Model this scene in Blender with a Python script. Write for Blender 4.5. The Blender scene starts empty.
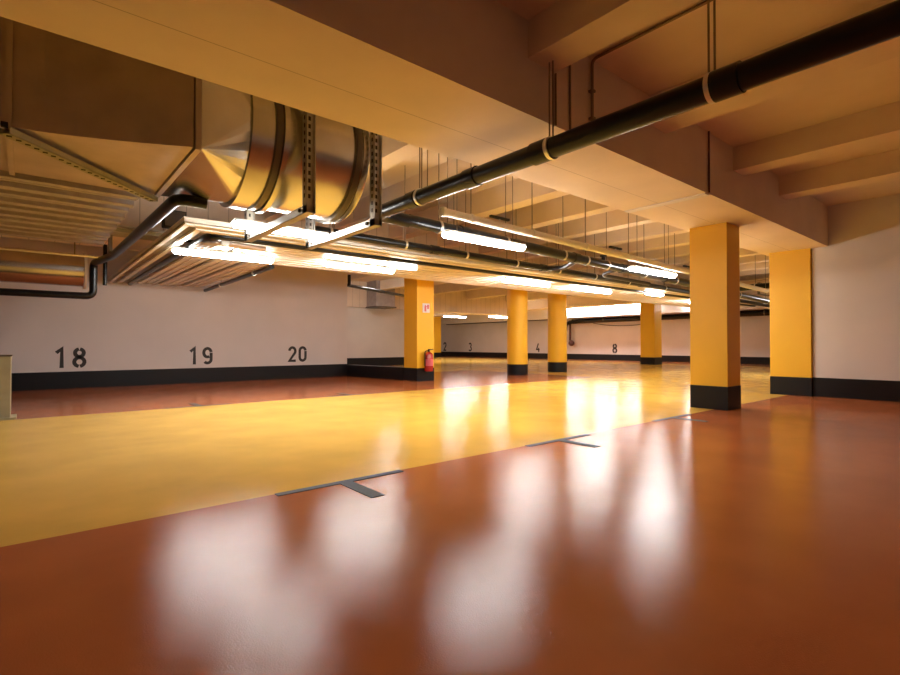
import bpy, bmesh, math, random
from mathutils import Vector, Matrix
random.seed(4)
PI = math.pi
S = bpy.context.scene
C = S.collection

# ------------------------------------------------------------------ camera
cam = bpy.data.cameras.new('camera')
cam.sensor_width = 36.0
cam.lens = 504.0 / 900.0 * 36.0
cam.clip_start = 0.05
cam.clip_end = 200
co = bpy.data.objects.new('camera', cam)
C.objects.link(co)
co.location = (0, 0, 1.0)
co.rotation_euler = (math.radians(90 + 0.784), 0, math.radians(50 - 90))
S.camera = co

# ------------------------------------------------------------------ world, exposure
w = bpy.data.worlds.new('world')
S.world = w
w.use_nodes = True
w.node_tree.nodes['Background'].inputs['Color'].default_value = (0.9, 0.6, 0.4, 1)
w.node_tree.nodes['Background'].inputs['Strength'].default_value = 0.0
S.view_settings.view_transform = 'Standard'
S.view_settings.look = 'None'
S.view_settings.gamma = 1.0
S.view_settings.use_curve_mapping = False
S.view_settings.exposure = 1.95
LAMP = 21.0           # radiance of the fluorescent diffusers


# ------------------------------------------------------------------ materials
def mat(name, col, rough=0.6, metal=0.0, spec=0.5, bump=0.0, bscale=40, mottle=0.0, mscale=1.5, emit=None, coat=0.0,
        dirt=None):
    m = bpy.data.materials.new(name)
    m.use_nodes = True
    nt = m.node_tree
    b = nt.nodes['Principled BSDF']
    b.inputs['Base Color'].default_value = (*col, 1)
    b.inputs['Roughness'].default_value = rough
    b.inputs['Metallic'].default_value = metal
    b.inputs['Specular IOR Level'].default_value = spec
    b.inputs['Coat Weight'].default_value = coat
    b.inputs['Coat Roughness'].default_value = 0.15
    geo = nt.nodes.new('ShaderNodeNewGeometry')
    if mottle:
        n = nt.nodes.new('ShaderNodeTexNoise')
        n.inputs['Scale'].default_value = mscale
        n.inputs['Detail'].default_value = 5
        nt.links.new(geo.outputs['Position'], n.inputs['Vector'])
        r = nt.nodes.new('ShaderNodeMapRange')
        r.inputs['From Min'].default_value = 0.3
        r.inputs['From Max'].default_value = 0.7
        r.inputs['To Min'].default_value = 1 - mottle
        r.inputs['To Max'].default_value = 1 + mottle
        nt.links.new(n.outputs['Fac'], r.inputs['Value'])
        mx = nt.nodes.new('ShaderNodeMix')
        mx.data_type = 'RGBA'
        mx.blend_type = 'MULTIPLY'
        mx.inputs[0].default_value = 1
        mx.inputs[6].default_value = (*col, 1)
        nt.links.new(r.outputs[0], mx.inputs[7])
        nt.links.new(mx.outputs[2], b.inputs['Base Color'])
    if bump:
        n = nt.nodes.new('ShaderNodeTexNoise')
        n.inputs['Scale'].default_value = bscale
        n.inputs['Detail'].default_value = 3
        nt.links.new(geo.outputs['Position'], n.inputs['Vector'])
        bp = nt.nodes.new('ShaderNodeBump')
        bp.inputs['Strength'].default_value = bump
        bp.inputs['Distance'].default_value = 0.01
        nt.links.new(n.outputs['Fac'], bp.inputs['Height'])
        nt.links.new(bp.outputs[0], b.inputs['Normal'])
    if emit:
        b.inputs['Emission Color'].default_value = (*emit[0], 1)
        b.inputs['Emission Strength'].default_value = emit[1]
    return m


def concrete_mat(name, col, seam_axis=None, seams=(), width=0.006, period=None):
    """painted concrete with cast formwork seams at given coordinates"""
    m = mat(name, col, rough=0.75, bump=0.25, bscale=14, mottle=0.07, mscale=1.3)
    nt = m.node_tree
    b = nt.nodes['Principled BSDF']
    src = b.inputs['Base Color'].links[0].from_socket
    geo = nt.nodes.new('ShaderNodeNewGeometry')
    sep = nt.nodes.new('ShaderNodeSeparateXYZ')
    nt.links.new(geo.outputs['Position'], sep.inputs[0])
    val = sep.outputs[seam_axis] if seam_axis else None
    total = None

    def M(op, a, c=None):
        n = nt.nodes.new('ShaderNodeMath')
        n.operation = op
        for i, v in enumerate((a, c)):
            if v is None:
                continue
            if isinstance(v, (int, float)):
                n.inputs[i].default_value = v
            else:
                nt.links.new(v, n.inputs[i])
        return n.outputs[0]
    if period:
        fr = M('FRACT', M('DIVIDE', val, period))
        total = M('LESS_THAN', fr, width / period)
    for s in seams:
        t = M('LESS_THAN', M('ABSOLUTE', M('SUBTRACT', val, s)), width)
        total = t if total is None else M('MAXIMUM', total, t)
    if total is not None:
        mx = nt.nodes.new('ShaderNodeMix')
        mx.data_type = 'RGBA'
        nt.links.new(M('MULTIPLY', total, 0.6), mx.inputs[0])
        nt.links.new(src, mx.inputs[6])
        mx.inputs[7].default_value = (col[0] * .35, col[1] * .3, col[2] * .25, 1)
        nt.links.new(mx.outputs[2], b.inputs['Base Color'])
    return m


CONC = (0.78, 0.65, 0.53)
M = {}
M['concrete'] = concrete_mat('ceiling concrete', CONC)
M['beam_a'] = concrete_mat('beam concrete', CONC, 'Y', (3.30,), 0.004)
M['beam_b'] = concrete_mat('beam concrete with panel joints', CONC, 'X', (), 0.014, 0.36)
M['wall'] = mat('white wall paint', (0.70, 0.65, 0.635), rough=0.6, bump=0.1, bscale=60, mottle=0.05, mscale=0.8)
M['band'] = mat('black skirting paint', (0.006, 0.006, 0.008), rough=0.45, spec=0.3, bump=0.05)
M['yellow'] = mat('yellow pillar paint', (0.86, 0.50, 0.02), rough=0.5, bump=0.08, bscale=50, mottle=0.03)
M['black'] = mat('black plastic pipe', (0.004, 0.0045, 0.006), rough=0.28, spec=0.35)
M['rubber'] = mat('dark rubber', (0.02, 0.018, 0.016), rough=0.7)
M['galv'] = mat('galvanised sheet', (0.56, 0.53, 0.48), rough=0.27, metal=1.0, bump=0.06, bscale=6, mottle=0.1, mscale=2.5)
M['galv_dull'] = mat('dull galvanised sheet', (0.50, 0.41, 0.37), rough=0.5, metal=0.6, mottle=0.12, mscale=3)
M['galv_dark'] = mat('dark metal flange', (0.14, 0.12, 0.10), rough=0.45, metal=0.8)
M['zinc'] = mat('zinc channel', (0.50, 0.48, 0.44), rough=0.38, metal=0.8, mottle=0.08, mscale=20)
M['slot'] = mat('slot shadow', (0.03, 0.025, 0.02), rough=0.9)
M['tray'] = mat('galvanised tray', (0.82, 0.75, 0.63), rough=0.45, metal=0.4, mottle=0.06, mscale=4)
M['steel'] = mat('bright steel', (0.70, 0.68, 0.64), rough=0.3, metal=0.9)
M['rod'] = mat('threaded rod steel', (0.25, 0.20, 0.14), rough=0.5, metal=0.6)
M['white_plastic'] = mat('white plastic pipe', (0.72, 0.68, 0.60), rough=0.4)
M['mauve'] = mat('grey insulated sheet', (0.38, 0.335, 0.34), rough=0.55, bump=0.2, bscale=30, mottle=0.12, mscale=6)
M['grey_paint'] = mat('grey marking paint', (0.075, 0.085, 0.095), rough=0.6, spec=0.2, mottle=0.06, mscale=12)
M['digit'] = mat('black number paint', (0.018, 0.014, 0.014), rough=0.5)
M['housing'] = mat('lamp housing', (0.75, 0.75, 0.72), rough=0.4)
M['tube'] = mat('lit diffuser', (0.9, 0.9, 0.9), rough=0.4, emit=((0.98, 0.96, 0.92), LAMP))
M['box_lit'] = mat('lit sign box', (0.9, 0.9, 0.9), rough=0.4, emit=((1.0, 0.97, 0.9), 1.6))
M['red'] = mat('red extinguisher paint', (0.40, 0.018, 0.012), rough=0.25, coat=0.3)
M['sign_red'] = mat('faded red print', (0.62, 0.12, 0.14), rough=0.4)
M['sign_white'] = mat('sign white', (0.80, 0.74, 0.76), rough=0.4)
M['stone'] = mat('beige painted steel', (0.36, 0.33, 0.22), rough=0.6, mottle=0.08, mscale=9)
M['rust'] = mat('brown rusty casing', (0.10, 0.035, 0.025), rough=0.7)


def floor_material():
    m = bpy.data.materials.new('epoxy floor')
    m.use_nodes = True
    nt = m.node_tree
    b = nt.nodes['Principled BSDF']
    geo = nt.nodes.new('ShaderNodeNewGeometry')
    sep = nt.nodes.new('ShaderNodeSeparateXYZ')
    nt.links.new(geo.outputs['Position'], sep.inputs[0])
    X, Y = sep.outputs['X'], sep.outputs['Y']

    def MM(op, a, c=None):
        n = nt.nodes.new('ShaderNodeMath')
        n.operation = op
        for i, v in enumerate((a, c)):
            if v is None:
                continue
            if isinstance(v, (int, float)):
                n.inputs[i].default_value = v
            else:
                nt.links.new(v, n.inputs[i])
        return n.outputs[0]

    def box(x0, x1, y0, y1):
        a = MM('MULTIPLY', MM('GREATER_THAN', X, x0), MM('LESS_THAN', X, x1))
        c = MM('MULTIPLY', MM('GREATER_THAN', Y, y0), MM('LESS_THAN', Y, y1))
        return MM('MULTIPLY', a, c)
    k = MM('MAXIMUM', box(-20, 25.3, 3.34, 8.86), box(13.2, 25.3, 3.34, 40))
    k = MM('MAXIMUM', k, box(9.0, 25.3, 14.4, 19.0))

    def noise(scale, detail=4, stretch=None):
        n = nt.nodes.new('ShaderNodeTexNoise')
        n.inputs['Scale'].default_value = scale
        n.inputs['Detail'].default_value = detail
        if stretch:
            mp = nt.nodes.new('ShaderNodeMapping')
            mp.inputs['Scale'].default_value = stretch
            nt.links.new(geo.outputs['Position'], mp.inputs[0])
            nt.links.new(mp.outputs[0], n.inputs['Vector'])
        else:
            nt.links.new(geo.outputs['Position'], n.inputs['Vector'])
        return n.outputs['Fac']

    mx = nt.nodes.new('ShaderNodeMix')
    mx.data_type = 'RGBA'
    nt.links.new(k, mx.inputs[0])
    mx.inputs[6].default_value = (0.54, 0.165, 0.055, 1)
    mx.inputs[7].default_value = (0.92, 0.57, 0.11, 1)
    r = nt.nodes.new('ShaderNodeMapRange')
    r.inputs['From Min'].default_value = 0.3
    r.inputs['From Max'].default_value = 0.7
    r.inputs['To Min'].default_value = 0.90
    r.inputs['To Max'].default_value = 1.08
    nt.links.new(noise(1.6, 6), r.inputs['Value'])
    mu = nt.nodes.new('ShaderNodeMix')
    mu.data_type = 'RGBA'
    mu.blend_type = 'MULTIPLY'
    mu.inputs[0].default_value = 1
    nt.links.new(mx.outputs[2], mu.inputs[6])
    nt.links.new(r.outputs[0], mu.inputs[7])
    nt.links.new(mu.outputs[2], b.inputs['Base Color'])
    # rolled resin: uneven gloss and an orange-peel surface
    rr = nt.nodes.new('ShaderNodeMapRange')
    rr.inputs['From Min'].default_value = 0.35
    rr.inputs['From Max'].default_value = 0.65
    rr.inputs['To Min'].default_value = 0.08
    rr.inputs['To Max'].default_value = 0.13
    nt.links.new(noise(2.2, 4), rr.inputs['Value'])
    nt.links.new(rr.outputs[0], b.inputs['Roughness'])
    b.inputs['Specular IOR Level'].default_value = 0.12
    bp = nt.nodes.new('ShaderNodeBump')
    bp.inputs['Strength'].default_value = 0.19
    bp.inputs['Distance'].default_value = 0.004
    nt.links.new(noise(150, 2), bp.inputs['Height'])
    bp2 = nt.nodes.new('ShaderNodeBump')
    bp2.inputs['Strength'].default_value = 0.06
    bp2.inputs['Distance'].default_value = 0.02
    nt.links.new(noise(3.0, 3), bp2.inputs['Height'])
    nt.links.new(bp.outputs[0], bp2.inputs['Normal'])
    nt.links.new(bp2.outputs[0], b.inputs['Normal'])
    return m


M['floor'] = floor_material()


# ------------------------------------------------------------------ helpers
def obj(name, bm, m, parent=None, smooth=False):
    me = bpy.data.meshes.new(name)
    bmesh.ops.recalc_face_normals(bm, faces=bm.faces)
    bm.to_mesh(me)
    bm.free()
    for mm in (m if isinstance(m, (list, tuple)) else [m]):
        me.materials.append(mm)
    o = bpy.data.objects.new(name, me)
    C.objects.link(o)
    if parent is not None:
        o.parent = parent
        o.matrix_parent_inverse = Matrix.Identity(4)
        # every builder works in world coordinates; shift the mesh into the parent's frame
        me.transform(Matrix.Translation(-parent_world(parent)))
    if smooth:
        for p in me.polygons:
            p.use_smooth = True
        try:
            me.set_sharp_from_angle(angle=math.radians(35))
        except Exception:
            pass
    return o


def parent_world(p):
    v = Vector((0, 0, 0))
    while p is not None:
        v += p.location
        p = p.parent
    return v


def thing(name, label, cat, loc, group=None):
    o = bpy.data.objects.new(name, None)
    o.empty_display_size = 0.1
    o.location = loc
    C.objects.link(o)
    o['label'] = label
    o['category'] = cat
    if group:
        o['group'] = group
    return o


def tag(o, label, cat, group=None):
    o['label'] = label
    o['category'] = cat
    if group:
        o['group'] = group
    return o


def struct(name, bm, m, smooth=False):
    o = obj(name, bm, m, None, smooth)
    o['kind'] = 'structure'
    return o


def box(bm, x0, x1, y0, y1, z0, z1, mi=0):
    vs = [bm.verts.new(p) for p in ((x0, y0, z0), (x1, y0, z0), (x1, y1, z0), (x0, y1, z0),
                                    (x0, y0, z1), (x1, y0, z1), (x1, y1, z1), (x0, y1, z1))]
    for f in ((0, 3, 2, 1), (4, 5, 6, 7), (0, 1, 5, 4), (1, 2, 6, 5), (2, 3, 7, 6), (3, 0, 4, 7)):
        bm.faces.new([vs[i] for i in f]).material_index = mi
    return bm


def B(*a, bevel=0.0, mi=0):
    bm = bmesh.new()
    box(bm, *a, mi=mi)
    if bevel:
        bmesh.ops.bevel(bm, geom=list(bm.edges), offset=bevel, segments=2, affect='EDGES', profile=0.6)
    return bm


def prism(bm, pts, z0, z1):
    lo = [bm.verts.new((x, y, z0)) for x, y in pts]
    hi = [bm.verts.new((x, y, z1)) for x, y in pts]
    n = len(pts)
    bm.faces.new(list(reversed(lo)))
    bm.faces.new(hi)
    for i in range(n):
        bm.faces.new((lo[i], lo[(i + 1) % n], hi[(i + 1) % n], hi[i]))
    return bm


def tube(bm, pts, r, seg=16, cap=True, radii=None):
    """swept tube through the points, parallel-transported rings"""
    pts = [Vector(p) for p in pts]
    rings = []
    up = None
    for i, p in enumerate(pts):
        if i == 0:
            t = (pts[1] - p).normalized()
        elif i == len(pts) - 1:
            t = (p - pts[i - 1]).normalized()
        else:
            t = ((pts[i + 1] - p).normalized() + (p - pts[i - 1]).normalized()).normalized()
        if up is None:
            up = Vector((0, 0, 1)) if abs(t.z) < 0.9 else Vector((1, 0, 0))
        u = (up - t * up.dot(t)).normalized()
        up = u
        v = t.cross(u)
        rr = radii[i] if radii else r
        k = 1.0
        if 0 < i < len(pts) - 1:
            c = (pts[i + 1] - p).normalized().dot((p - pts[i - 1]).normalized())
            k = 1.0 / max(0.5, math.sqrt(max(0.05, (1 + c) / 2)))
        rings.append([bm.verts.new(p + (u * math.cos(a) + v * math.sin(a)) * rr * (k if False else 1))
                      for a in [2 * PI * j / seg for j in range(seg)]])
    for a, b_ in zip(rings, rings[1:]):
        for j in range(seg):
            bm.faces.new((a[j], a[(j + 1) % seg], b_[(j + 1) % seg], b_[j]))
    if cap:
        bm.faces.new(list(reversed(rings[0])))
        bm.faces.new(rings[-1])
    return bm


def T(pts, r, seg=16, **k):
    bm = bmesh.new()
    return tube(bm, pts, r, seg, **k)


def fillet(pts, rad, n=6):
    """polyline with rounded bends"""
    pts = [Vector(p) for p in pts]
    out = [pts[0]]
    for a, p, b_ in zip(pts, pts[1:], pts[2:]):
        d1 = (a - p).normalized()
        d2 = (b_ - p).normalized()
        s, e = p + d1 * rad, p + d2 * rad
        for i in range(n + 1):
            t = i / n
            out.append((1 - t) ** 2 * s + 2 * t * (1 - t) * p + t * t * e)
    out.append(pts[-1])
    return out


def ringbm(c, axis, r, width, thick, seg=28):
    """a flat band round a pipe; axis 0 = x, 1 = y, 2 = z"""
    bm = bmesh.new()
    prof = [(-width / 2, r), (width / 2, r), (width / 2, r + thick), (-width / 2, r + thick)]
    rows = []
    for j in range(seg):
        a = 2 * PI * j / seg
        row = []
        for s, rr in prof:
            q = [0, 0, 0]
            q[axis] = s
            o1, o2 = [i for i in range(3) if i != axis]
            q[o1] = rr * math.cos(a)
            q[o2] = rr * math.sin(a)
            row.append(bm.verts.new((c[0] + q[0], c[1] + q[1], c[2] + q[2])))
        rows.append(row)
    for j in range(seg):
        a, b_ = rows[j], rows[(j + 1) % seg]
        for i in range(4):
            bm.faces.new((a[i], a[(i + 1) % 4], b_[(i + 1) % 4], b_[i]))
    return bm


ZT = 3.86      # soffit of the slab over the aisle
ZR = 3.62      # soffit of the slab over the near bays
ZB = 2.856     # underside of the two main beams

# ------------------------------------------------------------------ the setting
struct('floor', B(-7, 28.6, -5, 37, -0.2, 0.0), M['floor'])
struct('ceiling', B(-7, 28.6, -5, 3.3, ZR, 4.2), M['concrete'])
struct('ceiling', B(-7, 28.6, 3.3, 37, ZT, 4.2), M['concrete'])
struct('wall_left', B(-7, 7.75, 14.3, 14.62, 0, ZT), M['wall'])
struct('wall_return', B(7.43, 7.75, 14.62, 20.2, 0, ZT), M['wall'])
struct('wall_niche', B(7.43, 15.4, 20.2, 20.5, 0, ZT), M['wall'])
struct('wall_far_left', B(15.1, 15.4, 20.5, 37, 0, ZT), M['wall'])
struct('wall_back', B(28.2, 28.6, 3.0, 37, 0, ZT), M['wall'])
struct('wall_end', B(15.1, 28.6, 36.7, 37, 0, ZT), M['wall'])
struct('wall_right', B(11.6, 11.9, -5, 2.95, 0, ZR), M['wall'])
struct('wall_far_right', B(11.9, 28.6, 2.70, 2.95, 0, ZR), M['wall'])
struct('wall_rear', B(-7, 11.9, -5.3, -5, 0, ZR), M['wall'])
struct('wall_entry', B(-7.3, -7, -5, 14.6, 0, ZT), M['wall'])
# black skirting bands, 5 mm proud of the walls
struct('baseboard_left', B(-7, 7.755, 14.29, 14.301, 0, 0.385), M['band'])
struct('baseboard_return', B(7.75, 7.758, 14.29, 20.2, 0, 0.385), M['band'])
struct('baseboard_niche', B(7.75, 15.4, 20.19, 20.201, 0, 0.385), M['band'])
struct('baseboard_far_left', B(15.399, 15.41, 20.19, 36.7, 0, 0.365), M['band'])
struct('baseboard_back', B(28.19, 28.201, 3.05, 36.7, 0, 0.365), M['band'])
struct('baseboard_end', B(15.4, 28.2, 36.69, 36.701, 0, 0.365), M['band'])
struct('baseboard_right', B(11.59, 11.601, -5, 2.95, 0, 0.365), M['band'])

# big longitudinal beams and the ribs that span between them
struct('ceiling_beam', B(-7, 11.9, 2.69, 3.80, ZB, ZT + 0.1), M['beam_a'])
struct('ceiling_beam', B(11.9, 28.2, 2.95, 3.80, ZB, ZT + 0.1), M['beam_a'])
struct('ceiling_beam', B(-7, 22.0, 9.92, 11.62, ZB, ZT + 0.1), M['beam_b'])
struct('ceiling_beam', B(7.76, 21.6, 20.1, 20.9, 2.68, ZT + 0.1), M['beam_b'])
struct('ceiling_beam', B(23.6, 24.5, 3.8, 37, 3.15, ZT + 0.1), M['concrete'])
struct('ceiling_beam', B(26.9, 27.5, 3.8, 37, 2.72, ZT + 0.1), M['wall'])
for x in (-4.7, -2.75, -0.8, 1.1, 3.08, 5.0, 7.17, 8.93):
    struct('ceiling_rib', B(x, x + 0.34, -5, 2.69, 3.31, ZR + 0.05), M['concrete'])
for x in (3.55, 5.0, 6.45, 7.9, 9.33, 10.75, 12.15, 13.6, 15.0, 16.5, 18.0, 19.5, 21.0, 22.4):
    struct('ceiling_rib', B(x, x + 0.3, 3.80, 9.92, 3.45, ZT + 0.05), M['concrete'])
for x in (3.5, 6.5, 9.3, 12.1, 15.0, 18.0, 21.0):
    struct('ceiling_rib', B(x, x + 0.3, 11.62, (14.3 if x < 7.5 else 20.2), 3.45, ZT + 0.05), M['concrete'])
# construction joint, a pale strip across the beam soffit, beside the conduit
struct('trim_1', B(6.34, 6.46, 2.70, 3.79, ZB - 0.012, ZB + 0.01), M['wall'])
# low black kerb wall between the last bay wall and the pillar
struct('kerb_wall', prism(bmesh.new(), [(7.74, 14.29), (8.06, 11.62), (8.26, 11.62), (8.0, 14.29)], 0, 0.355), M['band'])


# ------------------------------------------------------------------ pillars
def square_pillar(x0, x1, y0, y1, ztop, label, band=0.357):
    t = thing('pillar', label, 'pillar', ((x0 + x1) / 2, (y0 + y1) / 2, 0))
    obj('shaft', B(x0, x1, y0, y1, band, ztop, bevel=0.006), M['yellow'], t)
    obj('base_band', B(x0 - 0.004, x1 + 0.004, y0 - 0.004, y1 + 0.004, 0, band, bevel=0.004), M['band'], t)
    return t


def round_pillar(x, y, r, ztop, label, band=0.357):
    t = thing('pillar', label, 'pillar', (x, y, 0))
    obj('shaft', T([(x, y, band), (x, y, ztop)], r, 48), M['yellow'], t, True)
    obj('base_band', T([(x, y, 0), (x, y, band)], r + 0.004, 48), M['band'], t, True)
    return t


square_pillar(8.11, 8.60, 3.14, 3.70, ZB, 'nearest and widest yellow square pillar under the big ceiling beam')
square_pillar(11.54, 12.0, 2.96, 3.66, ZB + 0.0, 'yellow square pillar at the end of the bare right wall')
square_pillar(8.06, 8.64, 10.99, 11.60, ZB, 'yellow square pillar carrying the fire extinguisher and small sign')
round_pillar(12.36, 11.28, 0.335, ZB, 'left one of the two round yellow pillars')
round_pillar(14.93, 11.66, 0.345, ZB, 'right one of the two round yellow pillars')
square_pillar(23.7, 24.4, 12.55, 13.3, 3.15, 'small distant yellow square pillar standing right of painted number 8')
square_pillar(24.4, 25.25, 31.2, 32.0, ZT, 'farthest yellow pillar, seen just right of the extinguisher pillar')

# ------------------------------------------------------------------ bay markings
def marking(cx, y, up, label, bar=0.5, stem=0.46, both=True):
    t = thing('bay_marking', label, 'floor marking', (cx, y, 0), 'grey T-shaped bay markings on the floor')
    s = 1 if up else -1
    h = 0.004
    if both:
        obj('bar', B(cx - bar, cx + bar, y - 0.032, y + 0.032, 0, h), M['grey_paint'], t)
    ya, yb = sorted((y + s * 0.032, y + s * stem))
    obj('stem', B(cx - 0.05, cx + 0.05, ya, yb, 0, h), M['grey_paint'], t)


marking(1.775, 3.31, False, 'largest grey painted T on floor, nearest to the viewer')
marking(4.27, 3.31, False, 'middle grey painted T on floor between the yellow and orange')
marking(6.75, 3.33, False, 'grey painted T on floor just left of nearest yellow pillar')
marking(2.15, 8.88, True, 'thin grey T on floor edge below painted number 19', stem=0.5)
marking(4.90, 8.88, True, 'thin grey T on floor edge before painted number 20', stem=0.5)

# ------------------------------------------------------------------ painted numbers
def arc(cx, cy, rx, ry, a0, a1, n=18):
    return [(cx + rx * math.cos(math.radians(a0 + (a1 - a0) * i / n)),
             cy + ry * math.sin(math.radians(a0 + (a1 - a0) * i / n))) for i in range(n + 1)]


DIG = {
    '0': [arc(.27, .70, .2, .23, 8, 172) + arc(.27, .30, .2, .23, 188, 352) + [(.47, .70)]],
    '1': [[(.06, .74), (.27, .93), (.27, 0.0)]],
    '2': [arc(.27, .70, .2, .23, 175, -38) + [(.08, .07), (.50, .07)]],
    '3': [arc(.25, .72, .19, .2, 150, -80), arc(.25, .28, .22, .22, 80, -150)],
    '4': [[(.34, 1.0), (.06, .3), (.52, .3)], [(.38, .5), (.38, 0)]],
    '8': [arc(.27, .73, .175, .19, 97, 443), arc(.27, .28, .205, .215, -83, 263)],
    '9': [arc(.27, .67, .2, .25, -60, -352), [(.47, .67), (.47, .33)] + arc(.27, .28, .2, .215, 0, -140)],
}


def stroke(bm, pts, wd, place):
    n = len(pts)
    L, R_ = [], []
    for i, p in enumerate(pts):
        a = pts[max(i - 1, 0)]
        b_ = pts[min(i + 1, n - 1)]
        d1 = Vector(p) - Vector(a) if i else Vector(b_) - Vector(p)
        d2 = Vector(b_) - Vector(p) if i < n - 1 else d1
        d1.normalize()
        d2.normalize()
        n1 = Vector((-d1.y, d1.x))
        n2 = Vector((-d2.y, d2.x))
        m_ = (n1 + n2)
        if m_.length < 1e-4:
            m_ = n1
        m_.normalize()
        k = wd / 2 / max(0.55, m_.dot(n1))
        L.append((p[0] + m_.x * k, p[1] + m_.y * k))
        R_.append((p[0] - m_.x * k, p[1] - m_.y * k))
    lv = [bm.verts.new(place(q, 0)) for q in L]
    rv = [bm.verts.new(place(q, 0)) for q in R_]
    lb = [bm.verts.new(place(q, 1)) for q in L]
    rb = [bm.verts.new(place(q, 1)) for q in R_]
    for i in range(n - 1):
        bm.faces.new((lv[i], lv[i + 1], rv[i + 1], rv[i]))
        bm.faces.new((lb[i], rb[i], rb[i + 1], lb[i + 1]))
        bm.faces.new((lv[i], lb[i], lb[i + 1], lv[i + 1]))
        bm.faces.new((rv[i], rv[i + 1], rb[i + 1], rb[i]))
    bm.faces.new((lv[0], rv[0], rb[0], lb[0]))
    bm.faces.new((lv[-1], lb[-1], rb[-1], rv[-1]))


def number(txt, side, c, z0, h, label, adv=0.70, wd=0.165):
    bm = bmesh.new()
    total = adv * (len(txt) - 1) + 0.54
    for i, ch in enumerate(txt):
        ox = adv * i - total / 2
        for pts in DIG[ch]:
            if side == 'left':
                pl = lambda q, k, ox=ox: (c + (q[0] + ox) * h, 14.296 + 0.005 * k, z0 + q[1] * h)
            else:
                pl = lambda q, k, ox=ox: (28.196 + 0.005 * k, c - (q[0] + ox) * h, z0 + q[1] * h)
            stroke(bm, pts, wd, pl)
    o = obj('bay_number', bm, M['digit'])
    tag(o, label, 'painted number')


number('18', 'left', 0.76, 0.47, 0.46, 'black painted bay number 18 nearest the left edge, leftmost on the white wall')
number('19', 'left', 3.49, 0.48, 0.45, 'black painted bay number 19, middle one on the white left wall')
number('20', 'left', 6.12, 0.49, 0.45, 'black painted bay number 20 close to the right end of white wall')
number('2', 'back', 34.3, 0.44, 0.75, 'tiny black number 2 on the far wall beside farthest pillar')
number('3', 'back', 31.0, 0.44, 0.70, 'tiny black number 3 on the far wall left of the round pillars')
number('4', 'back', 23.75, 0.45, 0.62, 'tiny black number 4 on far wall between the round pillars')
number('8', 'back', 17.55, 0.45, 0.60, 'black number 8 on the far wall right of the round pillars')


# ------------------------------------------------------------------ fluorescent lamps
def lamp(x0, x1, y, z, label, rods=True, along='x', ztop=None):
    zt = ztop or ZT
    cx = (x0 + x1) / 2
    base = (cx, y, z) if along == 'x' else (y, cx, z)
    t = thing('fluorescent_lamp', label, 'lamp', base, 'long fluorescent lamps under the ceiling')

    def P(a, b_, c):
        return (a, b_, c) if along == 'x' else (b_, a, c)

    def bx(a0, a1, b0, b1, c0, c1, bev=0):
        return B(a0, a1, b0, b1, c0, c1, bevel=bev) if along == 'x' else B(b0, b1, a0, a1, c0, c1, bevel=bev)
    obj('housing', bx(x0 + .01, x1 - .01, y - .07, y + .07, z + .035, z + .075, .008), M['housing'], t)
    # rounded diffuser trough
    bm = bmesh.new()
    prof = [(0.08 * math.cos(a), 0.058 * math.sin(a)) for a in [PI + PI * i / 10 for i in range(11)]]
    rows = []
    for xa, s in ((x0, .45), (x0 + .03, 1), (x1 - .03, 1), (x1, .45)):
        rows.append([bm.verts.new(P(xa, y + q[0] * s, z + .033 + q[1] * s)) for q in prof])
    for a, b_ in zip(rows, rows[1:]):
        for i in range(len(prof) - 1):
            bm.faces.new((a[i], a[i + 1], b_[i + 1], b_[i]))
        bm.faces.new((a[0], b_[0], b_[-1], a[-1]))
    bm.faces.new(rows[0])
    bm.faces.new(list(reversed(rows[-1])))
    obj('diffuser', bm, M['tube'], t, True)
    if rods:
        for xa in (x0 + 0.22, x1 - 0.22):
            obj('rod', T([P(xa, y, z + .07), P(xa, y, zt)], 0.006, 6), M['rod'], t)
    return t


lamp(1.66, 3.18, 8.46, 2.39, 'lit fluorescent lamp at far left, above painted number 19', ztop=2.482)
lamp(3.98, 5.42, 8.15, 2.39, 'lit fluorescent lamp above painted number 20', ztop=2.482)
lamp(4.07, 5.57, 4.97, 2.39, 'lit fluorescent lamp hanging alone beside the white pipe')
lamp(8.05, 9.60, 7.75, 2.40, 'lit fluorescent lamp just above the left round pillar', ztop=2.482)
lamp(10.55, 12.2, 7.75, 2.40, 'lit fluorescent lamp just above the right round pillar', ztop=2.482)
lamp(8.55, 10.20, 4.98, 2.39, 'lit fluorescent lamp just left of the nearest yellow pillar')
lamp(17.4, 18.9, 4.6, 2.39, 'lit fluorescent lamp deep behind the pillar by the right wall')
lamp(13.2, 14.0, 7.2, 2.40, 'short looking lit lamp above the small distant pillar', ztop=2.482)
lamp(17.0, 18.5, 7.75, 2.40, 'distant lit lamp hidden deep behind the nearest pillar', ztop=2.482)
lamp(18.5, 20.2, 22.6, 2.62, 'left lamp of the low distant pair between extinguisher and round pillars')
lamp(20.8, 22.4, 21.2, 2.62, 'right lamp of the low distant pair between extinguisher and round pillars')
lamp(14.2, 16.0, 26.60, 3.22, 'bright lamp on the far beam face, right half between round and small pillars', True, 'y')
lamp(16.4, 18.2, 26.60, 3.22, 'bright lamp on the far beam face, middle between round and small pillars', True, 'y')
lamp(18.5, 20.3, 26.60, 3.22, 'bright lamp on the far beam face beside right round pillar', True, 'y')
lamp(11.2, 12.4, 26.60, 3.22, 'bright lamp on the far beam face left of the nearest pillar', True, 'y')
lamp(18.0, 19.5, 25.0, 3.40, 'left added unseen lamp above and behind the far panelled beam')  # this and the next two: added out of sight to brighten the far left wall
lamp(22.0, 23.5, 25.0, 3.40, 'middle added unseen lamp above and behind the far panelled beam')
lamp(19.0, 20.5, 30.5, 3.40, 'farthest added unseen lamp behind the far panelled beam')
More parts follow.
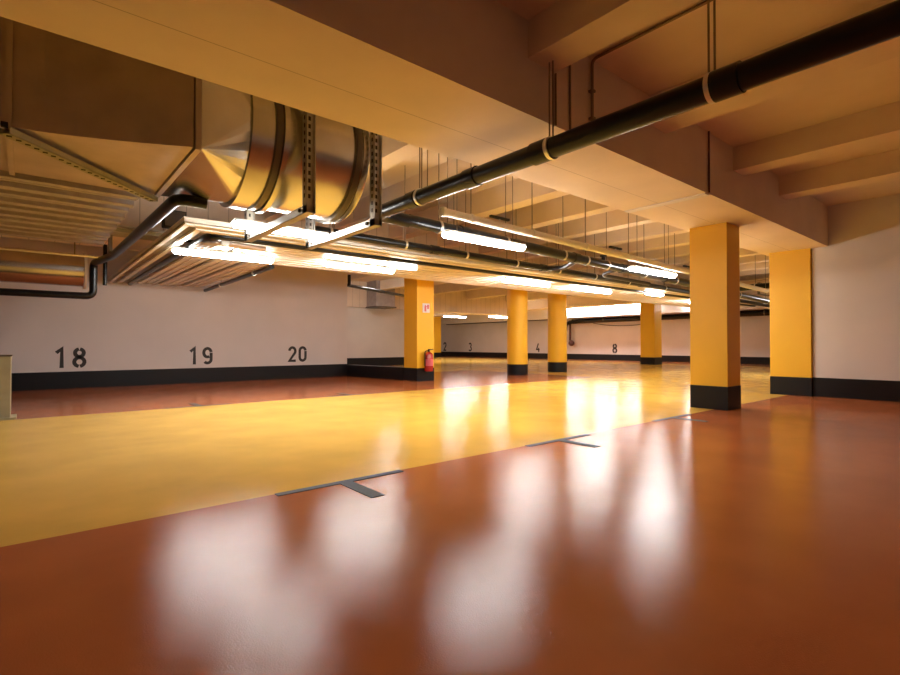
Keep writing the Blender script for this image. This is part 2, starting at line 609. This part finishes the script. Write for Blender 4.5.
lamp(9.4, 10.9, 16.2, 3.72, 'added unseen lamp behind the yellow lit trays, above the recess left of extinguisher pillar')  # extra unseen lamp, added only to light the recess
lamp(1.78, 2.95, 5.98, 2.36, 'lit fluorescent lamp lying on the two duct hanger frames', False)

t = thing('emergency_light', 'small white lit emergency light box hanging left of extinguisher pillar top', 'emergency light',
          (5.12, 7.4, 2.4))
obj('housing', B(4.86, 5.40, 7.36, 7.44, 2.34, 2.46, bevel=.01), M['box_lit'], t)
obj('bracket', B(5.0, 5.26, 7.37, 7.43, 2.46, 2.48), M['housing'], t)
obj('rod', T([(5.13, 7.415, 2.48), (5.13, 7.415, ZT)], 0.007, 8), M['steel'], t)


# ------------------------------------------------------------------ pipes
def pipe(name, label, cat, pts, r, m, rings=(), zt=ZT, group=None, ring_axis=0, rod_gap=0.0, couplers=(), ring_mat=None,
         ring_w=0.035):
    t = thing(name, label, cat, tuple(pts[0]), group)
    obj('tube', T(pts, r, 20), m, t, True)
    for c in couplers:
        obj('coupler', ringbm(c, ring_axis, r * 0.98, 0.16, 0.012), m, t, True)
    for c in rings:
        top = c[3] if len(c) > 3 else zt
        g = obj('clamp', ringbm(c[:3], ring_axis, r, ring_w, 0.010), ring_mat or M['steel'], t, True)
        bm = bmesh.new()
        for s in ((-rod_gap, rod_gap) if rod_gap else (0,)):
            q = [c[0], c[1], c[2] + r]
            if rod_gap:
                q[ring_axis] += s
            tube(bm, [q, (q[0], q[1], top)], 0.007, 6)
        obj('rod', bm, M['rod'], t)
    return t


# the big black drain pipe that crosses the view from the upper right
zp = 2.6
pipe('drain_pipe', 'thick black pipe crossing overhead from the upper right corner', 'pipe',
     fillet([(3.26, -4.9, zp), (3.26, 5.30, zp), (3.75, 5.30, zp - .012)], 0.2), 0.083, M['black'],
     rings=[(3.26, -1.2, zp, ZR), (3.26, 0.1, zp, ZR), (3.26, 1.342, zp, 3.31), (3.26, 2.60, zp, 3.31), (3.26, 4.38, zp, ZT)],
     ring_axis=1, rod_gap=0.018,
     couplers=[(3.26, 2.70, zp), (3.26, 3.55, zp), (3.26, 4.50, zp), (3.26, 1.25, zp)])
za = lambda x: 2.61 - 0.0265 * (x - 3.3)
pipe('drain_pipe', 'black pipe running behind the lone lamp towards the nearest pillar', 'pipe',
     [(3.75, 5.3, za(3.75)), (23.4, 5.3, za(23.4))], 0.08, M['black'],
     rings=[(x, 5.3, za(x)) for x in (4.25, 5.55, 6.95, 7.6, 8.25, 9.6, 10.9, 12.6, 14.4, 16.4, 18.4)],
     couplers=[(x, 5.3, za(x)) for x in (4.7, 7.3, 8.8, 10.5, 12.9)])
zb_ = lambda x: 2.60 - 0.0105 * (x - 3.3)
pipe('drain_pipe', 'thinner black pipe running just above the yellow lit beam soffit', 'pipe',
     [(2.95, 6.6, zb_(2.95)), (23.4, 6.6, zb_(23.4))], 0.062, M['black'],
     rings=[(x, 6.6, zb_(x)) for x in (3.3, 4.6, 5.9, 7.2, 8.5, 9.8, 11.2, 13.0, 15.0, 17.0)],
     couplers=[(x, 6.6, zb_(x)) for x in (5.2, 8.0, 11.8)])
zw = lambda x: 2.64 - 0.0205 * (x - 4.0)
t = pipe('white_pipe', 'long white plastic pipe with open end above the lone lamp', 'pipe',
         [(3.92, 4.82, zw(3.92)), (15.0, 4.82, zw(15.0))], 0.052, M['white_plastic'],
         rings=[(x, 4.82, zw(x)) for x in (4.4, 5.6, 6.9, 8.2, 9.5, 10.8, 12.4)])
obj('end_socket', ringbm((3.93, 4.82, zw(3.93)), 0, 0.052, 0.05, 0.012), M['white_plastic'], t, True)
for x in (4.75, 7.6, 10.3):
    obj('label_strip', B(x, x + .36, 4.80, 4.84, zw(x) + .085, zw(x) + .115), M['rubber'], t)
    obj('spacer', T([(x + .18, 4.82, zw(x) + .05), (x + .18, 4.82, zw(x) + .086)], .012, 8), M['steel'], t)
# branch pipes between the two runs
pipe('branch_pipe', 'short black branch pipe crossing between the two black runs', 'pipe',
     fillet([(7.4, 5.36, za(7.4) - .02), (7.9, 6.0, 2.47), (8.1, 6.56, zb_(8.1))], .15), 0.045, M['black'])
pipe('branch_pipe', 'bent black branch pipe under the runs, beside the distant lone lamp', 'pipe',
     fillet([(8.7, 5.36, za(8.7) - .02), (9.0, 5.9, 2.42), (11.0, 5.95, 2.40)], .2), 0.04, M['black'])
# valve clutter on the first run
t = thing('shutoff_valve', 'dark shutoff valve on top of black pipe left of second lone lamp', 'valve', (8.15, 5.3, za(8.15) + .08))
obj('body', T([(8.15, 5.3, za(8.15) + .078), (8.15, 5.3, za(8.15) + .15)], .035, 12), M['rubber'], t, True)
obj('handwheel', ringbm((8.15, 5.3, za(8.15) + .155), 2, .05, .02, .014), M['rubber'], t, True)
# conduits on the beams
pipe('conduit', 'thin black cable conduit along the near edge of the yellow lit beam', 'conduit',
     [(-6.9, 9.885, 2.845), (21.8, 9.885, 2.845)], 0.028, M['black'])
pipe('cable', 'pale cable running along the side of the yellow lit beam', 'cable',
     [(-6.9, 9.895, 2.96), (21.8, 9.895, 2.96)], 0.02, M['white_plastic'])
t = thing('conduit', 'thin brown conduit bending down the big beam beside the thick pipe', 'conduit', (3.93, 2.67, 2.9))
obj('tube', T(fillet([(3.93, -4.9, ZR - .02), (3.93, 2.665, ZR - .02), (3.93, 2.665, 2.87)], .06), 0.014, 8), M['rod'], t, True)
for z in (3.05, 3.3):
    obj('clip', B(3.905, 3.955, 2.645, 2.69, z, z + .02), M['rod'], t)
t = thing('conduit', 'short straight conduit down the big beam left of nearest pillar', 'conduit', (6.4, 2.67, 2.87))
obj('tube', T([(6.4, 2.675, ZR), (6.4, 2.675, 2.865)], 0.011, 8), M['rust'], t, True)
for i, x in enumerate((3.42, 3.62)):
    tag(obj('conduit', T([(x, 2.68, 3.3 if i == 0 else ZR), (x, 2.68, 2.86)], 0.010, 8), M['rod']),
        ('left' if i == 0 else 'right') + ' one of two thin vertical conduits on big beam above the pipe', 'conduit')
# loose threaded rods that hang from the slab
for i, (x, y, z) in enumerate([(3.75, 4.9, 2.75), (4.9, 5.9, 2.6), (6.3, 4.4, 2.9), (5.2, 6.1, 2.8), (3.4, 6.1, 2.72)]):
    tag(obj('threaded_rod', T([(x, y, z), (x, y, ZT)], 0.007, 6), M['rod']),
        'thin bare threaded rod hanging from the slab behind the thick black pipe', 'rod',
        'bare rods hanging behind the thick black pipe')

# ------------------------------------------------------------------ the large air duct
YC, ZC, RR = 5.32, 3.09, 0.65
t = thing('air_duct', 'large galvanised air duct at upper left changing from square to round', 'air duct', (0, 5.38, 2.6))


def loft(sections, caps=True):
    bm = bmesh.new()
    rows = [[bm.verts.new(p) for p in s] for s in sections]
    n = len(rows[0])
    for a, b_ in zip(rows, rows[1:]):
        for j in range(n):
            bm.faces.new((a[j], a[(j + 1) % n], b_[(j + 1) % n], b_[j]))
    if caps:
        bm.faces.new(list(reversed(rows[0])))
        bm.faces.new(rows[-1])
    return bm


def rect_sec(x, y0, y1, z0, z1, n=8):
    out = []
    cs = [(y0, z0), (y1, z0), (y1, z1), (y0, z1)]
    for i in range(4):
        a, b_ = cs[i], cs[(i + 1) % 4]
        for j in range(n):
            f = j / n
            out.append((x, a[0] + (b_[0] - a[0]) * f, a[1] + (b_[1] - a[1]) * f))
    return out


def circ_sec(x, yc, zc, r, n=8):
    out = []
    for i in range(4 * n):
        a = math.radians(225) + 2 * PI * i / (4 * n)
        out.append((x, yc + r * math.cos(a), zc + r * math.sin(a)))
    return out


def lerp_sec(a, b_, f, x):
    return [(x, p[1] + (q[1] - p[1]) * f, p[2] + (q[2] - p[2]) * f) for p, q in zip(a, b_)]


Y0, Y1, Z0, Z1 = 4.45, 6.15, 2.60, 3.62
obj('straight_section', loft([rect_sec(-6.9, 4.90, Y1, Z0, Z1, 1), rect_sec(-0.14, 4.90, Y1, Z0, Z1, 1)]), M['galv_dull'], t)
# widening section
secs = []
for i in range(7):
    f = i / 6
    secs.append(rect_sec(-0.10 + 1.12 * f, 4.90 - 0.45 * (f ** 1.35), Y1, Z0, Z1, 1))
obj('widening_section', loft(secs), M['galv_dull'], t)
for x in (-0.12,):
    o = B(x - .02, x + .02, 4.87, Y1 + .03, Z0 - .03, Z1)
    obj('flange', o, M['galv_dull'], t)
obj('flange', B(1.03, 1.075, Y0 - .02, Y1 + .02, Z0 - .02, Z1), M['galv_dull'], t)
bm = bmesh.new()
xa, xb, N = 1.075, 1.60, 10
cs = [bm.verts.new((xa, y, z)) for y, z in ((Y0, Z0), (Y1, Z0), (Y1, Z1), (Y0, Z1))]
circ = [bm.verts.new((xb, YC + RR * math.cos(math.radians(180 + 90 * k / N)), ZC + RR * math.sin(math.radians(180 + 90 * k / N))))
        for k in range(4 * N)]
for q in range(4):                       # q-th corner fans over the q-th quarter of the circle
    for k in range(N):
        bm.faces.new((cs[q], circ[q * N + k], circ[(q * N + k + 1) % (4 * N)]))
    bm.faces.new((cs[q], circ[((q + 1) * N) % (4 * N)], cs[(q + 1) % 4]))
bm.faces.new(cs)
obj('square_to_round_section', bm, M['galv'], t)
obj('round_section', T([(1.56, YC, ZC), (2.80, YC, ZC)], RR, 64), M['galv'], t, True)
obj('collar', ringbm((1.64, YC, ZC), 0, RR - .005, .17, .045, 64), M['galv'], t, True)
obj('collar', ringbm((1.815, YC, ZC), 0, RR - .005, .06, .03, 64), M['galv_dark'], t, True)
obj('collar', ringbm((1.88, YC, ZC), 0, RR - .005, .05, .05, 64), M['galv'], t, True)
obj('collar', ringbm((2.66, YC, ZC), 0, RR - .005, .06, .04, 64), M['galv_dark'], t, True)
obj('collar', ringbm((2.74, YC, ZC), 0, RR - .005, .05, .03, 64), M['galv'], t, True)
obj('bolt', B(-.16, -.12, 4.84, 4.87, 2.575, 2.61), M['slot'], t)

# slotted channel laid diagonally under the duct
def channel(bm, a, b_, wd, ht, axis_up=(0, 0, 1)):
    a, b_ = Vector(a), Vector(b_)
    d = (b_ - a).normalized()
    up = Vector(axis_up)
    s = d.cross(up).normalized()
    for (o1, o2, h0, h1) in ((-wd / 2, -wd / 2 + .006, 0, ht), (wd / 2 - .006, wd / 2, 0, ht), (-wd / 2, wd / 2, 0, .006)):
        vs = []
        for p in (a, b_):
            for (o_, h) in ((o1, h0), (o2, h0), (o2, h1), (o1, h1)):
                vs.append(bm.verts.new(p + s * o_ + up * h))
        for f in ((0, 1, 2, 3), (7, 6, 5, 4), (0, 4, 5, 1), (1, 5, 6, 2), (2, 6, 7, 3), (3, 7, 4, 0)):
            bm.faces.new([vs[i] for i in f])


t = thing('support_channel', 'yellowish slotted steel channel laid diagonally under the square duct', 'steel channel', (0, 5, 2.55))
bm = bmesh.new()
channel(bm, (-.14, 4.84, 2.52), (1.02, 6.12, 2.52), .09, .05)
obj('rail', bm, M['stone'], t)
bm = bmesh.new()
for i in range(22):
    f = (i + .5) / 22
    x, y = -.14 + 1.16 * f, 4.84 + 1.28 * f
    box(bm, x - .016, x + .016, y - .014, y + .014, 2.517, 2.5195)
o = obj('slots', bm, M['slot'], t)
o['kind'] = 'stuff'


# trapeze frames that carry the round duct
def trapeze(x, label, y0=4.60, y1=6.22, zb=2.26):
    t = thing('hanger_frame', label, 'hanger frame', (x, (y0 + y1) / 2, zb), 'steel frames carrying the round duct')
    for y in (y0, y1):
        bm = bmesh.new()
        box(bm, x - .045, x + .045, y - .006, y, zb, ZT)
        box(bm, x - .045, x - .039, y - .05, y + .05, zb, ZT)
        box(bm, x + .039, x + .045, y - .05, y + .05, zb, ZT)
        u = obj('upright', bm, M['zinc'], t)
        bm = bmesh.new()
        for k in range(20):
            z = zb + .14 + k * .075
            box(bm, x - .0475, x - .0465, y - .012, y + .012, z, z + .04)
            box(bm, x - .012, x + .012, y - .0085, y - .007, z, z + .04)
        s = obj('slots', bm, M['slot'], u)
        s['kind'] = 'stuff'
    bm = bmesh.new()
    box(bm, x - .045, x + .045, y0 - .05, y1 + .05, zb - .006, zb)
    box(bm, x - .045, x - .039, y0 - .05, y1 + .05, zb - .006, zb + .07)
    box(bm, x + .039, x + .045, y0 - .05, y1 + .05, zb - .006, zb + .07)
    obj('crossbar', bm, M['zinc'], t)
    for y in (y0 + .1, y1 - .15):
        obj('bolt', T([(x - .06, y, zb + .035), (x - .044, y, zb + .035)], .018, 8), M['slot'], t)


trapeze(2.06, 'left steel hanger frame under the round duct', 4.56, 6.25)
trapeze(2.83, 'right steel hanger frame under the round duct, brightly lit', 4.60, 6.22)

# wide stiffened duct behind
t = thing('wide_duct', 'wide flat grey duct with many long stiffening beads behind the square duct', 'air duct', (-3, 8, 2.62))
obj('casing', B(-6.9, 0.93, 6.28, 9.80, 2.64, 3.3), M['galv_dull'], t)
bm = bmesh.new()
y = 6.34
k = 0
while y < 9.75:
    wd = (0.10, 0.05, 0.14, 0.07)[k % 4]
    d = (0.05, 0.035, 0.06, 0.03)[k % 4]
    box(bm, -6.9, 0.92, y, y + wd, 2.64 - d, 2.641)
    y += wd + (0.08, 0.12, 0.06, 0.1)[k % 4]
    k += 1
o = obj('stiffening_beads', bm, M['mauve'], t)
o['kind'] = 'stuff'

# round duct lying lower behind, with its rail
t = thing('round_duct', 'horizontal round metal duct at the left edge above the black pipe', 'air duct', (-3, 11.5, 2.4))
obj('tube', T([(-6.9, 11.55, 2.37), (0.80, 11.55, 2.37)], 0.30, 48), M['galv'], t, True)
obj('end_flange', ringbm((0.81, 11.55, 2.37), 0, 0.29, .04, .05, 48), M['white_plastic'], t, True)
t2 = thing('rail', 'thin bright steel rail above the round duct at the left edge', 'rail', (0, 10.6, 2.5))
obj('bar', T([(-6.9, 10.55, 2.50), (0.95, 10.55, 2.50)], .02, 8), M['steel'], t2)
obj('hanger', T([(0.6, 10.55, 2.5), (0.6, 10.55, ZB)], .01, 6), M['rod'], t2)

# black pipes on the left
pipe('drain_pipe', 'black pipe that bends up at the left edge above number 18', 'pipe',
     fillet([(-6.9, 11.0, 1.86), (0.90, 11.0, 1.86), (0.90, 11.0, 2.46), (1.07, 9.9, 2.46), (1.15, 5.66, 2.475), (1.42, 5.66, 2.475)],
            .12), 0.06, M['black'])
tag(obj('drain_pipe', T([(1.10, 11.3, 2.10), (1.10, 11.3, ZB)], .035, 12), M['black'], None, True),
    'thin vertical black pipe just right of the bent black pipe', 'pipe')

# ventilation box on the beam face
t = thing('junction_box', 'dark grey box on the panelled beam face at left', 'box', (1.95, 9.85, 3.0))
obj('casing', B(1.77, 2.12, 9.70, 9.90, 3.02, 3.32, bevel=.01), M['rubber'], t)
obj('lid', B(1.79, 2.10, 9.69, 9.70, 3.04, 3.30), M['galv_dark'], t)
t = thing('bracket', 'pale wooden bracket shelf under the panelled beam at left', 'bracket', (1.2, 9.7, 2.8))
obj('shelf', B(0.95, 1.75, 9.45, 9.9, 2.78, 2.84), M['stone'], t)
obj('leg', B(1.0, 1.05, 9.8, 9.9, 2.5, 2.78), M['rod'], t)


# cable trays: they run along the aisle above the lamps, then turn off to the left wall
def L_pts(x0, x1, y0, y1, xe=21.5, ye=14.25):
    return [(x0, y0), (xe, y0), (xe, y1), (x1, y1), (x1, ye), (x0, ye)]


def tray(x0, x1, y0, y1, label, ridges, z=2.50):
    t = thing('cable_tray', label, 'cable tray', (x0, y0, z), 'metal cable trays turning off to the left wall')
    obj('trough', prism(bmesh.new(), L_pts(x0, x1, y0, y1), z, z + .01), M['tray'], t)
    bm = bmesh.new()
    prism(bm, L_pts(x0, x0 + .012, y0, y0 + .012), z, z + .07)
    prism(bm, L_pts(x1 - .012, x1, y1 - .012, y1), z, z + .07)
    obj('side_rail', bm, M['tray'], t)
    bm = bmesh.new()
    for k in range(ridges):
        f = (k + .5) / ridges
        xa, ya = x0 + (x1 - x0) * f, y0 + (y1 - y0) * f
        wx = (x1 - x0) / ridges * .30
        wy = (y1 - y0) / ridges * .30
        prism(bm, L_pts(xa - wx, xa + wx, ya - wy, ya + wy), z - .018, z)
    o = obj('ridges', bm, M['tray'], t)
    o['kind'] = 'stuff'
    for xx in ((4.6, 7.4, 10.2, 13.0, 16.0) if x0 > 2.6 else (8.8,)):
        obj('rod', T([(xx, (y0 + y1) / 2, z + .01), (xx, (y0 + y1) / 2, ZT)], .006, 6), M['rod'], t)


tray(1.46, 1.56, 6.80, 6.99, 'cable tray nearest to the viewer, outermost at the corner', 1)
tray(1.63, 1.76, 7.05, 7.24, 'second cable tray from the viewer, left of the black cable', 1)
tray(2.02, 2.44, 7.44, 8.02, 'wide cable tray just behind the long black cable', 3)
tray(2.48, 2.95, 8.06, 8.68, 'wide cable tray directly over the row of lamps', 3)
tray(3.00, 3.45, 8.72, 9.32, 'innermost wide cable tray, farthest from the viewer', 3)
tag(obj('cable', T(fillet([(1.89, 14.28, 2.47), (1.89, 7.34, 2.49), (21.5, 7.34, 2.49)], .25), .05, 12), M['black'], None, True),
    'thick black cable lying between the metal cable trays', 'cable')
pipe('drain_pipe', 'thin black pipe along the right edge of the trays at the wall', 'pipe',
     [(3.52, 9.4, 2.46), (3.58, 14.285, 2.42)], .045, M['black'], rings=[(3.53, 10.4, 2.45, ZB), (3.56, 12.8, 2.43, ZT)], ring_axis=1)
t = thing('insulated_pipe', 'short foil wrapped pipe bundle with white cap beside the left lamp', 'pipe', (2.3, 7.6, 2.42))
for i in range(3):
    obj('pipe_run', T(fillet([(1.88 + .08 * i, 8.1, 2.44), (1.90 + .08 * i, 7.62 - .05 * i, 2.44), (2.75 - .2 * i, 7.62 - .05 * i, 2.44)], .12),
                      .032, 12), M['galv_dull'], t, True)
obj('cap', T([(2.12, 7.42, 2.43), (2.12, 7.47, 2.43)], .055, 16), M['housing'], t, True)

# niche behind the extinguisher pillar
t = thing('vertical_duct', 'boxed grey duct high in the recess left of extinguisher pillar', 'air duct', (12.3, 20.0, 2.75))
obj('casing', B(11.9, 12.9, 19.3, 20.19, 2.72, ZT), M['mauve'], t)
obj('base_frame', B(11.85, 12.95, 19.25, 20.19, 2.66, 2.72), M['galv_dark'], t)
pipe('drain_pipe', 'black pipe with a bend high in the recess behind number 20', 'pipe',
     fillet([(8.15, 14.9, 3.3), (8.15, 14.9, 2.98), (8.2, 15.1, 2.98), (12.3, 17.2, 2.98)], .04), .055, M['black'])

# ------------------------------------------------------------------ far wall
t = thing('drain_pipe', 'thick black pipe along top of the far wall', 'pipe', (27.9, 12, 2.6))
obj('tube', T([(27.75, 3.2, 2.58), (27.75, 20.4, 2.52)], .15, 20), M['black'], t, True)
for y in (6, 9, 12, 15, 18):
    obj('clamp', ringbm((27.75, y, 2.57), 1, .15, .06, .012), M['rod'], t)
    obj('rod', T([(27.75, y, 2.72), (27.75, y, ZT)], .01, 6), M['rod'], t)
obj('elbow', T(fillet([(27.75, 20.3, 2.52), (27.75, 20.9, 2.40), (27.75, 21.0, 1.9)], .2), .11, 16), M['black'], t, True)
t = thing('hose_reel', 'small dark reddish valve and pipe drop on far wall beside right round pillar', 'valve', (27.9, 20.7, 0.9))
obj('drop', T([(27.95, 20.75, 2.6), (27.95, 20.75, 1.25)], .07, 12), M['rust'], t, True)
bm = bmesh.new()
bmesh.ops.create_uvsphere(bm, u_segments=16, v_segments=10, radius=.2)
bmesh.ops.translate(bm, verts=bm.verts, vec=(27.95, 20.65, 1.08))
obj('valve_body', bm, M['rust'], t, True)
tag(obj('cable', T([(27.9, 18.9 - 4.5 * i / 12, 2.36 - .22 * (1 - ((i - 6) / 6) ** 2)) for i in range(13)], .02, 8), M['rubber'], None, True),
    'dark cable sagging below the black pipe on the far wall', 'cable')
tag(obj('conduit', T([(28.15, 21.5, 2.75), (28.15, 34.0, 2.75)], .05, 10), M['black'], None, True),
    'dark conduit along top of the far wall left of the round pillars', 'conduit')
pipe('drain_pipe', 'black pipe visible between nearest pillar and pillar at right wall', 'pipe',
     [(16.5, 3.9, 2.72), (16.5, 9.8, 2.66)], .09, M['black'], rings=[(16.5, 5.6, 2.7), (16.5, 8.4, 2.68)], ring_axis=1)
t = thing('flat_duct', 'flat grey duct glimpsed between the two right pillars', 'air duct', (20, 6, 2.9))
obj('casing', B(19.3, 20.3, 3.9, 9.8, 2.75, 3.1), M['galv_dull'], t)
obj('flange', B(19.27, 20.33, 6.4, 6.48, 2.72, 3.13), M['galv_dark'], t)

# ------------------------------------------------------------------ fire extinguisher and its sign
t = thing('fire_extinguisher', 'red fire extinguisher hanging low on the yellow pillar', 'fire extinguisher', (8.33, 10.86, 0.28))
cx, cy = 8.36, 10.855
obj('cylinder', T([(cx, cy, .27), (cx, cy, .285), (cx, cy, .70), (cx, cy, .75), (cx, cy, .785), (cx, cy, .80)], .12, 24,
                  radii=[.10, .12, .12, .10, .05, .025]), M['red'], t, True)
obj('valve', T([(cx, cy, .80), (cx, cy, .85)], .028, 12), M['black'], t, True)
obj('handle', B(cx - .02, cx + .14, cy - .015, cy + .015, .85, .875, bevel=.004), M['black'], t)
obj('hose', T(fillet([(cx - .02, cy, .83), (cx - .15, cy - .02, .82), (cx - .15, cy - .02, .42)], .07), .014, 8), M['black'], t, True)
obj('instruction_label', T([(cx, cy, .42), (cx, cy, 0.60)], .1215, 24, cap=False), M['sign_red'], t, True)
obj('wall_bracket', B(cx - .04, cx + .04, cy + .09, 10.99, .55, .68), M['rod'], t)
t = thing('safety_sign', 'small red and white extinguisher sign on the yellow pillar', 'sign', (8.36, 10.98, 2.0))
obj('panel', B(8.24, 8.48, 10.975, 10.988, 1.87, 2.12), M['sign_white'], t)
bm = bmesh.new()
box(bm, 8.30, 8.36, 10.972, 10.975, 1.90, 2.05)
box(bm, 8.31, 8.35, 10.972, 10.975, 2.05, 2.08)
box(bm, 8.39, 8.45, 10.972, 10.975, 1.97, 2.09)
box(bm, 8.36, 8.39, 10.972, 10.975, 2.03, 2.05)
obj('pictogram', bm, M['sign_red'], t)

# ------------------------------------------------------------------ post at the left edge
t = thing('bollard', 'beige square steel bollard cut off by the left edge', 'bollard', (-0.33, 8.95, 0))
obj('post', B(-.55, -.16, 8.92, 9.22, .02, .84, bevel=.01), M['stone'], t)
obj('foot_plate', B(-.60, -.10, 8.86, 9.28, 0, .03), M['stone'], t)
obj('cap', B(-.56, -.15, 8.91, 9.23, .84, .86), M['galv_dark'], t)
tag(obj('standpipe', T([(-.41, 9.07, .86), (-.41, 9.07, 1.9), (-.41, 9.07, 2.58)], .07, 16), M['galv_dark'], None, True),
    'dark vertical pipe standing on the bollard at the left edge', 'pipe')
